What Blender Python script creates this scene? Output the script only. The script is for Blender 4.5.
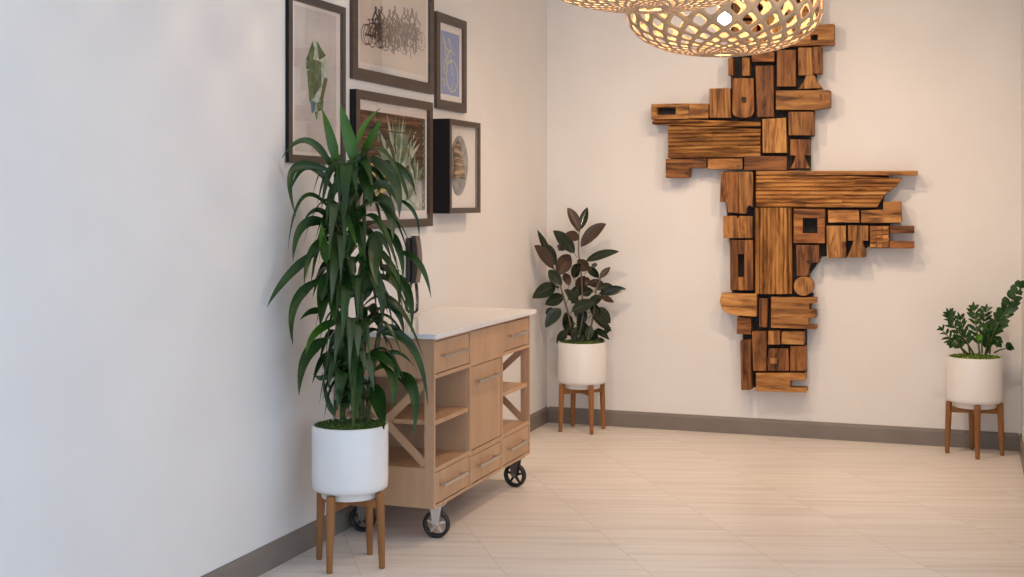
import bpy, bmesh, math, random
from mathutils import Vector, Matrix, Euler
for o in list(bpy.data.objects): bpy.data.objects.remove(o)
S = bpy.context.scene
COL = S.collection
# ------------------------------------------------------------------ camera
FPX, YH, H = 1282.0, 200.0, 1.53
YAW = math.atan(455 / FPX)
FX, FY = -math.sin(YAW), math.cos(YAW)
RX, RY = math.cos(YAW), math.sin(YAW)
CX, CY = 2.728, -8.407
cd = bpy.data.cameras.new('camera'); cam = bpy.data.objects.new('camera', cd); COL.objects.link(cam)
cam.location = (CX, CY, H); cam.rotation_euler = (math.pi / 2, 0, YAW)
cd.sensor_width = 36; cd.lens = 36 * FPX / 1024; cd.shift_y = -(288.5 - YH) / 1024
S.camera = cam
# ------------------------------------------------------------------ light
w = bpy.data.worlds.new('daylight'); S.world = w; w.use_nodes = True
bg = w.node_tree.nodes['Background']; bg.inputs[0].default_value = (0.61, 0.785, 1.0, 1); bg.inputs[1].default_value = 1.84
def spot(loc, target, energy, size=1.7, blend=.7, rad=.04, col=(1, .73, .50)):
    l = bpy.data.lights.new('ceiling_spot', 'SPOT'); l.energy = energy; l.spot_size = size; l.spot_blend = blend
    l.shadow_soft_size = rad; l.color = col
    o = bpy.data.objects.new('ceiling_spot', l); COL.objects.link(o); o.location = loc
    o.rotation_euler = (Vector(target) - Vector(loc)).to_track_quat('-Z', 'Y').to_euler()
spot((0.55, -2.7, 3.1), (2.1, 0, .9), 84, 1.9, 1)
spot((2.75, -2.3, 3.1), (1.2, 0, .9), 77, 1.9, 1)
spot((1.6, -1.9, 3.1), (1.6, -1.3, 0), 98, 2.4, 1)
spot((2.9, -3.4, 3.1), (0, -2.2, 1.5), 38, 1.9, 1)
spot((1.7, -4.0, 3.1), (1.6, -3.6, 0), 12, 2.3, 1)
S.view_settings.view_transform = 'Standard'; S.view_settings.look = 'None'
S.view_settings.exposure = 0.0; S.view_settings.gamma = 1; S.view_settings.use_curve_mapping = False
# ------------------------------------------------------------------ helpers
rnd = random.Random(7)
def at(px, py, d):
    k = (px - 512) / FPX
    return Vector((CX + d * (FX + RX * k), CY + d * (FY + RY * k), H - (py - YH) / FPX * d))
def wall_y(px, py, y):
    k = (px - 512) / FPX; d = (y - CY) / (FY + RY * k); return at(px, py, d)
class MB:
    def __init__(s): s.v = []; s.f = []; s.m = []; s.sm = []
    def add(s, vs, fs, mi=0, smooth=False):
        b = len(s.v); s.v += [Vector(v) for v in vs]
        for f in fs: s.f.append([b + i for i in f]); s.m.append(mi); s.sm.append(smooth)
    def box(s, a, b, mi=0):
        x0, y0, z0 = a; x1, y1, z1 = b
        if x0 > x1: x0, x1 = x1, x0
        if y0 > y1: y0, y1 = y1, y0
        if z0 > z1: z0, z1 = z1, z0
        s.add([(x0,y0,z0),(x1,y0,z0),(x1,y1,z0),(x0,y1,z0),(x0,y0,z1),(x1,y0,z1),(x1,y1,z1),(x0,y1,z1)],
              [(0,3,2,1),(4,5,6,7),(0,1,5,4),(1,2,6,5),(2,3,7,6),(3,0,4,7)], mi)
    def bar(s, p, q, wx, wy, up=(0,0,1), mi=0, taper=1.0):
        p = Vector(p); q = Vector(q); t = (q - p).normalized(); a = t.cross(Vector(up)).normalized(); b = a.cross(t)
        vs = []
        for c, k in ((p, 1), (q, taper)):
            for i, j in ((-1,-1),(1,-1),(1,1),(-1,1)): vs.append(c + a * (wx/2*i*k) + b * (wy/2*j*k))
        s.add(vs, [(0,1,2,3),(7,6,5,4),(0,4,5,1),(1,5,6,2),(2,6,7,3),(3,7,4,0)], mi)
    def tube(s, pts, r, n=10, mi=0, caps=True):
        pts = [Vector(p) for p in pts]
        rs = r if isinstance(r, (list, tuple)) else [r] * len(pts)
        ref = Vector((0.13, 0.31, 0.94)); vs = []; fs = []; a = None
        for i, p in enumerate(pts):
            t = (pts[min(i+1, len(pts)-1)] - pts[max(i-1, 0)]).normalized()
            if a is None: a = t.cross(ref).normalized()
            else: a = (a - t * a.dot(t)).normalized()
            b = t.cross(a)
            for k in range(n):
                an = 2*math.pi*k/n; vs.append(p + (a*math.cos(an) + b*math.sin(an))*rs[i])
        for i in range(len(pts)-1):
            for k in range(n):
                k2 = (k+1) % n; fs.append((i*n+k, i*n+k2, (i+1)*n+k2, (i+1)*n+k))
        if caps: fs.append(tuple(range(n))[::-1]); fs.append(tuple((len(pts)-1)*n+k for k in range(n)))
        s.add(vs, fs, mi, True)
    def lathe(s, prof, n=48, c=(0,0,0), M=None, mi=0):
        c = Vector(c); vs = []; fs = []
        for r, z in prof:
            for k in range(n):
                an = 2*math.pi*k/n; p = Vector((r*math.cos(an), r*math.sin(an), z))
                if M: p = M @ p
                vs.append(c + p)
        for i in range(len(prof)-1):
            for k in range(n):
                k2 = (k+1) % n; fs.append((i*n+k, i*n+k2, (i+1)*n+k2, (i+1)*n+k))
        s.add(vs, fs, mi, True)
    def prism(s, poly, y0, y1, mi=0):          # polygon of (x, z) extruded along y
        n = len(poly)
        s.add([(x, y0, z) for x, z in poly] + [(x, y1, z) for x, z in poly],
              [tuple(range(n)), tuple(range(2*n-1, n-1, -1))] + [(i, n+i, n+(i+1) % n, (i+1) % n) for i in range(n)], mi)
    def build(s, name, mats, parent=None, bevel=0, sub=0, solid=0, autosmooth=False):
        me = bpy.data.meshes.new(name); off = Vector(parent.get('_o', (0,0,0))) if parent else Vector((0,0,0))
        me.from_pydata([v - off for v in s.v], [], s.f)
        if not isinstance(mats, (list, tuple)): mats = [mats]
        for m in mats: me.materials.append(m)
        me.polygons.foreach_set('material_index', s.m); me.polygons.foreach_set('use_smooth', s.sm)
        bm = bmesh.new(); bm.from_mesh(me)
        if autosmooth: bmesh.ops.remove_doubles(bm, verts=bm.verts, dist=1e-5)
        if not s.flat if hasattr(s, 'flat') else True: bmesh.ops.recalc_face_normals(bm, faces=bm.faces)
        bm.to_mesh(me); bm.free(); me.update()
        o = bpy.data.objects.new(name, me); COL.objects.link(o)
        if parent: o.parent = parent; o['_o'] = tuple(off)
        if solid: md = o.modifiers.new('thickness', 'SOLIDIFY'); md.thickness = solid; md.offset = 0
        if bevel: md = o.modifiers.new('bevel', 'BEVEL'); md.width = bevel; md.segments = 2; md.limit_method = 'ANGLE'; md.angle_limit = .6
        if sub: md = o.modifiers.new('sub', 'SUBSURF'); md.levels = sub; md.render_levels = sub
        return o
def thing(name, label, cat, loc, group=None):
    o = bpy.data.objects.new(name, None); COL.objects.link(o); o.location = loc; o['_o'] = tuple(loc)
    o['label'] = label; o['category'] = cat; o.empty_display_size = .05
    if group: o['group'] = group
    return o
def struct(name, mb, m, **k):
    o = mb.build(name, m, **k); o['kind'] = 'structure'; return o
# ------------------------------------------------------------------ materials
def mat(name, col=(.8,.8,.8), rough=.5, metal=0, spec=None, **k):
    m = bpy.data.materials.new(name); m.use_nodes = True; b = m.node_tree.nodes['Principled BSDF']
    b.inputs['Base Color'].default_value = (*col, 1); b.inputs['Roughness'].default_value = rough; b.inputs['Metallic'].default_value = metal
    if spec is not None: b.inputs['Specular IOR Level'].default_value = spec
    for a, v in k.items(): b.inputs[a.replace('_', ' ')].default_value = v
    return m
def nodes(m):
    nt = m.node_tree; return nt, nt.nodes['Principled BSDF'], nt.nodes.new, nt.links.new
def ramp(nt, fac, stops):
    r = nt.nodes.new('ShaderNodeValToRGB'); e = r.color_ramp.elements
    while len(e) < len(stops): e.new(.5)
    for i, (p, c) in enumerate(stops): e[i].position = p; e[i].color = (*c, 1)
    nt.links.new(fac, r.inputs[0]); return r
def wood(name, light, mid, dark, scale=(3, 40, 40), rough=.5, rand=.25, bump=.15, detail=6, contrast=(.3, .5, .72)):
    m = mat(name, mid, rough); nt, b, new, ln = nodes(m)
    tc = new('ShaderNodeTexCoord'); oi = new('ShaderNodeObjectInfo')
    mul = new('ShaderNodeVectorMath'); mul.operation = 'SCALE'; mul.inputs[0].default_value = (3.1, 7.3, 5.7)
    ln(oi.outputs['Random'], mul.inputs['Scale'])
    ad = new('ShaderNodeVectorMath'); ln(tc.outputs['Object'], ad.inputs[0]); ln(mul.outputs[0], ad.inputs[1])
    mp = new('ShaderNodeMapping'); mp.inputs['Scale'].default_value = scale; ln(ad.outputs[0], mp.inputs[0])
    n = new('ShaderNodeTexNoise'); n.inputs['Scale'].default_value = 1; n.inputs['Detail'].default_value = detail
    n.inputs['Roughness'].default_value = .62; n.inputs['Distortion'].default_value = .6; ln(mp.outputs[0], n.inputs['Vector'])
    r = ramp(nt, n.outputs['Fac'], [(contrast[0], dark), (contrast[1], mid), (contrast[2], light)])
    hs = new('ShaderNodeHueSaturation'); ln(r.outputs[0], hs.inputs['Color'])
    mr = new('ShaderNodeMapRange'); mr.inputs['To Min'].default_value = 1 - rand; mr.inputs['To Max'].default_value = 1 + rand
    ln(oi.outputs['Random'], mr.inputs['Value']); ln(mr.outputs[0], hs.inputs['Value']); ln(hs.outputs[0], b.inputs['Base Color'])
    b.inputs['Specular IOR Level'].default_value = .3
    if bump:
        bp = new('ShaderNodeBump'); bp.inputs['Strength'].default_value = bump; bp.inputs['Distance'].default_value = .004
        ln(n.outputs['Fac'], bp.inputs['Height']); ln(bp.outputs[0], b.inputs['Normal'])
    return m
def noisy(m, c1, c2, scale=8, stretch=(1,1,1), bump=0, lo=.35, hi=.65):
    nt, b, new, ln = nodes(m); tc = new('ShaderNodeTexCoord'); mp = new('ShaderNodeMapping'); mp.inputs['Scale'].default_value = stretch
    ln(tc.outputs['Object'], mp.inputs[0]); n = new('ShaderNodeTexNoise'); n.inputs['Scale'].default_value = scale; n.inputs['Detail'].default_value = 5
    ln(mp.outputs[0], n.inputs['Vector']); r = ramp(nt, n.outputs['Fac'], [(lo, c1), (hi, c2)]); ln(r.outputs[0], b.inputs['Base Color'])
    if bump:
        bp = new('ShaderNodeBump'); bp.inputs['Strength'].default_value = bump; bp.inputs['Distance'].default_value = .002
        ln(n.outputs['Fac'], bp.inputs['Height']); ln(bp.outputs[0], b.inputs['Normal'])
    return m
M = {}
M['wall'] = noisy(mat('wall_paint', rough=.62), (.775,.755,.745), (.80,.785,.775), 2.5)
M['ceiling'] = mat('ceiling_paint', (.82,.80,.78), .8)
M['base'] = noisy(mat('baseboard_vinyl', rough=.45), (.20,.17,.15), (.22,.19,.17), 6)
# floor: stone-look tiles
m = mat('floor_tile', (.7,.6,.5), .38); nt, b, new, ln = nodes(m)
tc = new('ShaderNodeTexCoord'); sep = new('ShaderNodeSeparateXYZ'); ln(tc.outputs['Object'], sep.inputs[0])
UD = (math.cos(math.radians(17)), math.sin(math.radians(17))); VD = (math.cos(math.radians(-57)), math.sin(math.radians(-57)))
den = UD[0]*VD[1] - UD[1]*VD[0]
def lin(a, bb, c=0):
    m1 = new('ShaderNodeMath'); m1.operation = 'MULTIPLY'; ln(sep.outputs[0], m1.inputs[0]); m1.inputs[1].default_value = a
    m2 = new('ShaderNodeMath'); m2.operation = 'MULTIPLY_ADD'; ln(sep.outputs[1], m2.inputs[0]); m2.inputs[1].default_value = bb; ln(m1.outputs[0], m2.inputs[2])
    m3 = new('ShaderNodeMath'); m3.operation = 'ADD'; ln(m2.outputs[0], m3.inputs[0]); m3.inputs[1].default_value = c; return m3
u = lin(VD[1]/den, -VD[0]/den, 60.0 - .06); v = lin(-UD[1]/den, UD[0]/den, 60.0 - 3.146)
cmb = new('ShaderNodeCombineXYZ'); ln(v.outputs[0], cmb.inputs[0]); ln(u.outputs[0], cmb.inputs[1])
br = new('ShaderNodeTexBrick'); br.inputs['Scale'].default_value = 1; br.inputs['Brick Width'].default_value = 1.2; br.inputs['Row Height'].default_value = .6
br.inputs['Mortar Size'].default_value = .0018; br.inputs['Mortar Smooth'].default_value = .3; br.offset = .5
br.inputs['Color1'].default_value = (.25,.25,.25,1); br.inputs['Color2'].default_value = (.75,.75,.75,1); br.inputs['Mortar'].default_value = (.5,.5,.5,1)
ln(cmb.outputs[0], br.inputs['Vector'])
ad = new('ShaderNodeVectorMath'); sc = new('ShaderNodeVectorMath'); sc.operation = 'SCALE'; sc.inputs['Scale'].default_value = 9; ln(br.outputs['Color'], sc.inputs[0])
rot = new('ShaderNodeMapping'); rot.inputs['Rotation'].default_value = (0, 0, math.radians(-17)); ln(tc.outputs['Object'], rot.inputs[0])
ln(rot.outputs[0], ad.inputs[0]); ln(sc.outputs[0], ad.inputs[1])
st = new('ShaderNodeMapping'); st.inputs['Scale'].default_value = (1.1, 26, 1); ln(ad.outputs[0], st.inputs[0])
n = new('ShaderNodeTexNoise'); n.inputs['Scale'].default_value = 1; n.inputs['Detail'].default_value = 6; n.inputs['Distortion'].default_value = .5; ln(st.outputs[0], n.inputs['Vector'])
r = ramp(nt, n.outputs['Fac'], [(.28, (.68,.62,.57)), (.5, (.785,.73,.675)), (.74, (.85,.80,.75))])
mx = new('ShaderNodeMixRGB'); mx.blend_type = 'MULTIPLY'; ln(br.outputs['Color'], mx.inputs[2])
tone = ramp(nt, br.outputs['Color'], [(.2, (.97,.97,.97)), (.8, (1,1,1))]); ln(tone.outputs[0], mx.inputs[2]); mx.inputs[0].default_value = 1; ln(r.outputs[0], mx.inputs[1])
mg = new('ShaderNodeMixRGB'); ln(br.outputs['Fac'], mg.inputs[0]); ln(mx.outputs[0], mg.inputs[1]); mg.inputs[2].default_value = (.58,.505,.44,1)
ln(mg.outputs[0], b.inputs['Base Color']); M['floor'] = m
# furniture
M['maple'] = wood('maple_veneer', (.56,.355,.215), (.52,.32,.19), (.47,.285,.165), (12, 12, 2.2), .45, 0, 0, 5)
M['maple_v'] = M['maple']
M['gap'] = mat('shadow_gap', (.05,.03,.02), .8)
M['stone'] = mat('white_quartz', (.80,.79,.79), .16)
M['nickel'] = mat('brushed_nickel', (.55,.52,.48), .32, 1)
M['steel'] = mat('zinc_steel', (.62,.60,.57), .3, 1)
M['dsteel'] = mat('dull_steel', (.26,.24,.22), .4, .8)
M['rubber'] = mat('black_rubber', (.012,.012,.014), .45)
M['oak'] = wood('walnut_legs', (.36,.165,.06), (.29,.125,.042), (.20,.08,.025), (14, 14, 1.6), .4, .05, .03, 5)
M['pot'] = mat('white_ceramic', (.80,.79,.79), .28)
M['moss'] = noisy(mat('moss', rough=.95), (.025,.06,.008), (.10,.17,.02), 60, bump=.5)
M['moss2'] = noisy(mat('bright_moss', rough=.95), (.10,.22,.01), (.28,.40,.03), 60, bump=.5)
def leafmat(name, c1, c2, rough=.36, back=None):
    m = noisy(mat(name, rough=rough), c1, c2, 9, (1,1,1)); nt, b, new, ln = nodes(m); b.inputs['Specular IOR Level'].default_value = .38
    if back:
        g = new('ShaderNodeNewGeometry'); mx = new('ShaderNodeMixRGB'); src = b.inputs['Base Color'].links[0].from_socket
        ln(g.outputs['Backfacing'], mx.inputs[0]); ln(src, mx.inputs[1]); mx.inputs[2].default_value = (*back, 1); ln(mx.outputs[0], b.inputs['Base Color'])
    return m
M['leaf'] = leafmat('dracaena_leaf', (.008,.030,.005), (.020,.064,.008))
M['leafb'] = leafmat('dracaena_young_leaf', (.030,.095,.005), (.052,.15,.008))
M['leafo'] = leafmat('dracaena_olive_leaf', (.035,.060,.020), (.065,.095,.035), .3)
M['cane'] = noisy(mat('cane_bark', rough=.7), (.05,.07,.02), (.12,.13,.05), 40, (1,1,4), .5)
M['fig'] = leafmat('rubber_fig_leaf', (.010,.021,.012), (.020,.036,.019), .17)
M['figb'] = leafmat('rubber_fig_underside', (.040,.022,.015), (.070,.038,.025), .35)
M['figstem'] = mat('fig_stem', (.13,.10,.05), .6)
M['figrib'] = mat('fig_midrib', (.07,.075,.04), .5)
M['zz'] = leafmat('zz_leaf', (.015,.055,.014), (.03,.10,.022), .25)
M['zzb'] = leafmat('zz_young_leaf', (.08,.26,.02), (.12,.34,.03), .3)
M['zzstem'] = mat('zz_stem', (.10,.13,.04), .5)
# art
M['frame'] = wood('grey_brown_frame', (.095,.068,.054), (.08,.057,.045), (.06,.043,.034), (30, 4, 30), .4, 0, 0)
M['fblack'] = mat('black_frame_side', (.010,.009,.011), .6, 0, .2)
M['fdark'] = mat('dark_frame_front', (.055,.045,.042), .35)
M['matboard'] = mat('mat_board', (.74,.70,.67), .8)
M['paper'] = mat('cream_paper', (.66,.57,.50), .8)
M['ink'] = mat('charcoal_ink', (.045,.035,.032), .8)
M['ink2'] = mat('brown_ink', (.13,.085,.065), .8)
M['ink3'] = mat('faded_ink', (.22,.165,.14), .8)
M['blue'] = mat('blue_ink', (.17,.24,.52), .8)
M['yellow'] = mat('yellow_ink', (.62,.60,.22), .8)
def glassmat():
    m = bpy.data.materials.new('picture_glass'); m.use_nodes = True; nt = m.node_tree; nt.nodes.clear()
    o = nt.nodes.new('ShaderNodeOutputMaterial'); t = nt.nodes.new('ShaderNodeBsdfTransparent'); g = nt.nodes.new('ShaderNodeBsdfGlossy'); g.inputs['Roughness'].default_value = .02
    lw = nt.nodes.new('ShaderNodeLayerWeight'); lw.inputs['Blend'].default_value = .5; pw = nt.nodes.new('ShaderNodeMath'); pw.operation = 'POWER'; pw.inputs[1].default_value = 5; nt.links.new(lw.outputs['Facing'], pw.inputs[0]); f = nt.nodes.new('ShaderNodeMath'); f.operation = 'MULTIPLY_ADD'; f.inputs[1].default_value = .9; f.inputs[2].default_value = .04; nt.links.new(pw.outputs[0], f.inputs[0]); x = nt.nodes.new('ShaderNodeMixShader')
    nt.links.new(f.outputs[0], x.inputs[0]); nt.links.new(t.outputs[0], x.inputs[1]); nt.links.new(g.outputs[0], x.inputs[2]); nt.links.new(x.outputs[0], o.inputs[0]); return m
M['glass'] = glassmat()
# ------------------------------------------------------------------ the room
RW, CH = 3.04, 3.2
a = MB(); a.box((-.12, -10, -.1), (9, .12, 0)); struct('floor', a, M['floor'])
a = MB(); a.box((-.12, -10, 0), (0, .12, CH)); struct('wall_left', a, M['wall'])
a = MB(); a.box((0, 0, 0), (RW + .12, .12, CH)); struct('wall_back', a, M['wall'])
a = MB(); a.box((RW, -3.4, 0), (RW + .12, 0, CH)); struct('wall_right', a, M['wall'])
a = MB(); a.box((-.12, -8.5, CH), (6, .12, CH + .1)); struct('ceiling', a, M['ceiling'])
def skirting(name, p, q, nrm):
    p = Vector(p); q = Vector(q); nrm = Vector(nrm); prof = [(0, 0), (.014, 0), (.014, .088), (.011, .096), (.006, .1), (.004, .106), (0, .108)]
    a = MB(); n = len(prof); vs = [p + nrm*x + Vector((0,0,z)) for x, z in prof] + [q + nrm*x + Vector((0,0,z)) for x, z in prof]
    a.add(vs, [tuple(range(n)), tuple(range(2*n-1, n-1, -1))] + [(i, n+i, n+(i+1) % n, (i+1) % n) for i in range(n)]); struct(name, a, M['base'])
skirting('baseboard_left', (0,-10,0), (0,0,0), (1,0,0))
skirting('baseboard_back', (.0141,0,0), (RW-.0141,0,0), (0,-1,0))
skirting('baseboard_right', (RW,-3.4,0), (RW,0,0), (-1,0,0))
# ------------------------------------------------------------------ cart
FXc = .50; Y0, Y1 = -3.164, -1.839; P1, P2 = -2.725, -2.28; BX = .012
cart = thing('rolling_kitchen_cart', 'light maple cart on black casters with white top, drawers and open shelves', 'cart', (.256, -2.5, 0))
a = MB(); a.box((BX, Y0, .158), (.484, Y1, .335)); a.box((BX, Y0, .735), (.484, Y1, .915))
for y in (P1, P2): a.box((BX, y-.009, .335), (.484, y+.009, .735))
a.box((BX, P1, .335), (BX+.012, P2, .735))
for y, s in ((Y0, 1), (Y1, -1)):
    for x0, x1 in ((BX, .06), (.454, .484)): a.box((x0, y, .335), (x1, y + s*.022, .735))
a.build('cabinet_body', M['maple'], cart)
a = MB()                                       # face frame
def fr(y0, y1, z0, z1): a.box((.4841, y0, z0), (FXc, y1, z1))
fr(Y0, -3.148, .158, .915); fr(-1.855, Y1, .158, .915)
fr(-2.731, -2.707, .158, .915); fr(-2.291, -2.268, .158, .915)
fr(-3.148, -2.731, .735, .752); fr(-2.268, -1.855, .735, .752); fr(-2.707, -2.291, .735, .905)
fr(-3.148, -2.731, .318, .338); fr(-2.707, -2.291, .308, .332); fr(-2.268, -1.855, .318, .338)
for y0, y1 in ((-3.148,-2.731), (-2.707,-2.291), (-2.268,-1.855)): fr(y0, y1, .158, .172); fr(y0, y1, .902, .915)
a.build('face_frame', M['maple'], cart)
a = MB(); a.box((.0005, -3.2, .9151), (.527, -1.812, .938)); a.build('countertop', M['stone'], cart, bevel=.002)
def pull(parent, y0, y1, z):
    y0 -= .005; y1 -= .012
    a = MB(); a.box((.520, y0, z-.0075), (.531, y1, z+.0075))
    for y in (y0+.02, y1-.02): a.box((.4985, y-.006, z-.005), (.520, y+.006, z+.005))
    h = a.build('handle', M['nickel'], parent, bevel=.002); h['label'] = 'brushed nickel bar handle'
def front(name, y0, y1, z0, z1, hz, hy):
    a = MB(); a.box((.4845, y0+.004, z0+.004), (.498, y1-.004, z1-.004)); o = a.build(name, M['maple'], cart, bevel=.001)
    o['_o'] = tuple(cart['_o']); pull(o, *hy, hz)
front('drawer', -3.148, -2.731, .752, .902, .83, (-3.09, -2.80))
front('drawer', -2.268, -1.855, .752, .902, .83, (-2.20, -1.92))
front('drawer', -3.148, -2.731, .172, .318, .254, (-3.10, -2.81))
front('drawer', -2.707, -2.291, .172, .308, .252, (-2.65, -2.37))
front('drawer', -2.268, -1.855, .172, .318, .250, (-2.21, -1.93))
front('door', -2.707, -2.291, .332, .735, .66, (-2.66, -2.36))
for y0, y1 in ((Y0+.022, P1-.009), (P2+.009, Y1-.022)):
    a = MB(); a.box((BX, y0+.0005, .524), (.492, y1-.0005, .544)); a.build('shelf', M['maple'], cart, bevel=.001)
for y in (Y0+.011, Y1-.011):
    a = MB(); za, zb = .337, .733
    for (xa, z1), (xb, z2) in (((.058, za+.014), (.456, zb-.014)), ((.058, zb-.014), (.456, za+.014))):
        d = Vector((xb-xa, 0, z2-z1)).normalized(); nn = Vector((-d.z, 0, d.x)) * .017
        p, q = Vector((xa, 0, z1)), Vector((xb, 0, z2)); dy = .004 if z2 > z1 else -.004
        a.prism([(v.x, v.z) for v in (p-nn, q-nn, q+nn, p+nn)], y-.005+dy, y+.005+dy)
    a.build('cross_brace', M['maple'], cart)
def caster(x, y, rz, bright):
    R0 = .0625; Mx = Matrix.Rotation(rz, 3, 'Z')
    def T(p): return Vector((x, y, 0)) + Mx @ Vector(p)
    wh = MB(); L = Matrix.Rotation(rz, 3, 'Z') @ Matrix.Rotation(math.pi/2, 3, 'X')
    prof = [(.046,-.012), (.050,-.016), (.058,-.015), (.0625,-.009), (.0625,.009), (.058,.015), (.050,.016), (.046,.012), (.046,-.012)]
    wh.lathe(prof, 40, (x, y, R0), L)
    wh.lathe([(.0,-.018), (.012,-.018), (.014,-.012), (.014,.012), (.012,.018), (0,.018)], 20, (x, y, R0), L, 1)
    for i in range(5):
        an = 2*math.pi*i/5 + .3; p = T((.012*math.cos(an), 0, R0 + .012*math.sin(an))); q = T((.048*math.cos(an), 0, R0 + .048*math.sin(an)))
        wh.bar(p, q, .012, .012, T((0,1,0)) - T((0,0,0)), 1, .75)
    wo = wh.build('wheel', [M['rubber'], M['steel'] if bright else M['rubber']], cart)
    f = MB()
    for s in (-1, 1):
        yy = .019 * s
        pts = [(-.028,.146), (.028,.146), (.013, R0-.004), (0, R0-.013), (-.013, R0-.004)]
        f.add([T((px, yy-.0012, z)) for px, z in pts] + [T((px, yy+.0012, z)) for px, z in pts],
              [(0,1,2,3,4), (9,8,7,6,5)] + [(i, 5+i, 5+(i+1) % 5, (i+1) % 5) for i in range(5)])
    f.bar(T((-.028,0,.145)), T((.028,0,.145)), .04, .004)
    f.lathe([(0,.147), (.026,.147), (.028,.1525), (0,.1525)], 24, (x, y, 0))
    f.bar(T((-.04,0,.155)), T((.04,0,.155)), .07, .005)
    f.tube([T((0,-.024,R0)), T((0,.024,R0))], .006, 10)
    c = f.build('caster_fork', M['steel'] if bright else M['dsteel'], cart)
    wo.parent = c; wo['_o'] = c['_o']
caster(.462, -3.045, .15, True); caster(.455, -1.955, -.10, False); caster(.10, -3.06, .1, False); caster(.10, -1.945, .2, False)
# ------------------------------------------------------------------ plant stands and pots
POT_R, PZ0, PZ1 = .160, .285, .590
def stand(x, y, rz, label):
    t = thing('plant_stand', label, 'stand', (x, y, 0), 'walnut plant stands under the white pots'); 
    for i in range(4):
        an = rz + i*math.pi/2; c, s = math.cos(an), math.sin(an); a = MB()
        def pt(r, z): return (x + c*r, y + s*r, z)
        a.tube([pt(.156,0), pt(.156,.006), pt(.151,.15), pt(.1455,.30), pt(.145,.314)], [.0105,.0125,.0165,.019,.0185], 16)
        a.build('leg', M['oak'], t)
    for i in range(2):
        an = rz + i*math.pi/2; c, s = math.cos(an), math.sin(an); a = MB()
        if i == 0: a.bar((x-c*.138, y-s*.138, .2675), (x+c*.138, y+s*.138, .2675), .022, .036)
        else:
            a.bar((x-c*.138, y-s*.138, .2675), (x-c*.0112, y-s*.0112, .2675), .022, .036); a.bar((x+c*.0112, y+s*.0112, .2675), (x+c*.138, y+s*.138, .2675), .022, .036)
        a.build('crossbar', M['oak'], t, bevel=.002)
def pot(x, y, parent, moss=('moss',)):
    a = MB(); r = POT_R
    a.lathe([(0,.2865), (.117,.2865), (.120,.290), (.120,.310), (.128,.313), (.146,.318), (.157,.328), (r-.001,.346), (r,.368), (r,PZ1-.004), (r-.002,PZ1), (r-.008,PZ1), (r-.010,PZ1-.004), (r-.010,PZ1-.05), (0,PZ1-.05)], 72, (x, y, 0))
    a.build('planter_pot', M['pot'], parent)
    a = MB(); rr = r - .0103
    a.lathe([(rr, PZ1-.03), (rr-.004, PZ1-.012), (.12, PZ1-.004), (.06, PZ1+.004), (0, PZ1+.006)], 40, (x, y, 0))
    rg = random.Random(3)
    for i in range(420):
        q = rg.random()**.5*(rr-.006); an = rg.random()*6.283; px, py = x+q*math.cos(an), y+q*math.sin(an); s = rg.uniform(.004, .011); z = PZ1 - .004 + (.008 if q < .1 else .002)*rg.random()
        vs = [(px+dx*s*rg.uniform(.6,1.3), py+dy*s*rg.uniform(.6,1.3), z+dz*s*rg.uniform(.5,1.1)) for dx, dy, dz in ((1,0,0),(0,1,0),(-1,0,0),(0,-1,0),(0,0,1),(0,0,-1))]
        if q > rr-.014: vs = [(vx*.985+x*.015, vy*.985+y*.015, vz) for vx, vy, vz in vs]
        a.add(vs, [(0,1,4),(1,2,4),(2,3,4),(3,0,4),(1,0,5),(2,1,5),(3,2,5),(0,3,5)], rg.randrange(len(moss)), True)
    a.build('moss', [M[k] for k in moss], parent)
D0, R0_, Z0_ = (.284, -3.555), (.32, -.232), (2.77, -.208)
stand(*D0, math.radians(-6), 'walnut stained four-legged stand under the tallest plant, beside the cart')
stand(*R0_, math.radians(40), 'walnut stained four-legged stand in the corner under the rubber plant')
stand(*Z0_, math.radians(6), 'walnut stained four-legged stand at far right under the low mossy plant')
def depth(x, y): return (x-CX)*FX + (y-CY)*FY
DD, DR, DZ = depth(*D0), depth(*R0_), depth(*Z0_)
def bez(p0, p1, p2, t): return p0*(1-t)**2 + p1*(2*t*(1-t)) + p2*t*t
def leaf(mb, p0, pm, p2, wd, roll, mi=0, rib=None, shape='strap', fold=.18, nseg=14, ref=None):
    p1 = pm*2 - (p0 + p2)*.5; pts = [bez(p0, p1, p2, i/nseg) for i in range(nseg+1)]; vs = []; fs = []
    V = (ref if ref else (Vector((CX, CY, H)) - pm)).normalized()
    for i, p in enumerate(pts):
        t = i/nseg; T = (pts[min(i+1, nseg)] - pts[max(i-1, 0)]).normalized()
        sd = T.cross(V); sd = sd.normalized() if sd.length > .15 else T.orthogonal().normalized()
        sd = Matrix.Rotation(roll, 3, T) @ sd; nn = sd.cross(T).normalized()
        if shape == 'strap': w_ = wd*.5*min(1, .42 + 2.0*t)*max(0, 1-t**2.4)
        else: w_ = wd*.5*max(0, math.sin(math.pi*min(1, t**.9)))**.75*(1.02-.1*t)
        w_ = max(w_, .0008); lift = w_*fold*1.6
        for k, (q, l) in enumerate(((-1, 1), (-.5, .5), (0, 0), (.5, .5), (1, 1))): vs.append(p + sd*(w_*q) + nn*(lift*l))
    for i in range(nseg):
        for k in range(4): b0 = i*5+k; fs.append((b0, b0+1, b0+6, b0+5))
    mb.add(vs, fs, mi, True)
    if rib is not None:
        mb.tube([p + Vector((0,0,0)) for p in pts[:-1]], [.0022*(1-i/nseg*.8) for i in range(nseg)], 5, rib)
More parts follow.
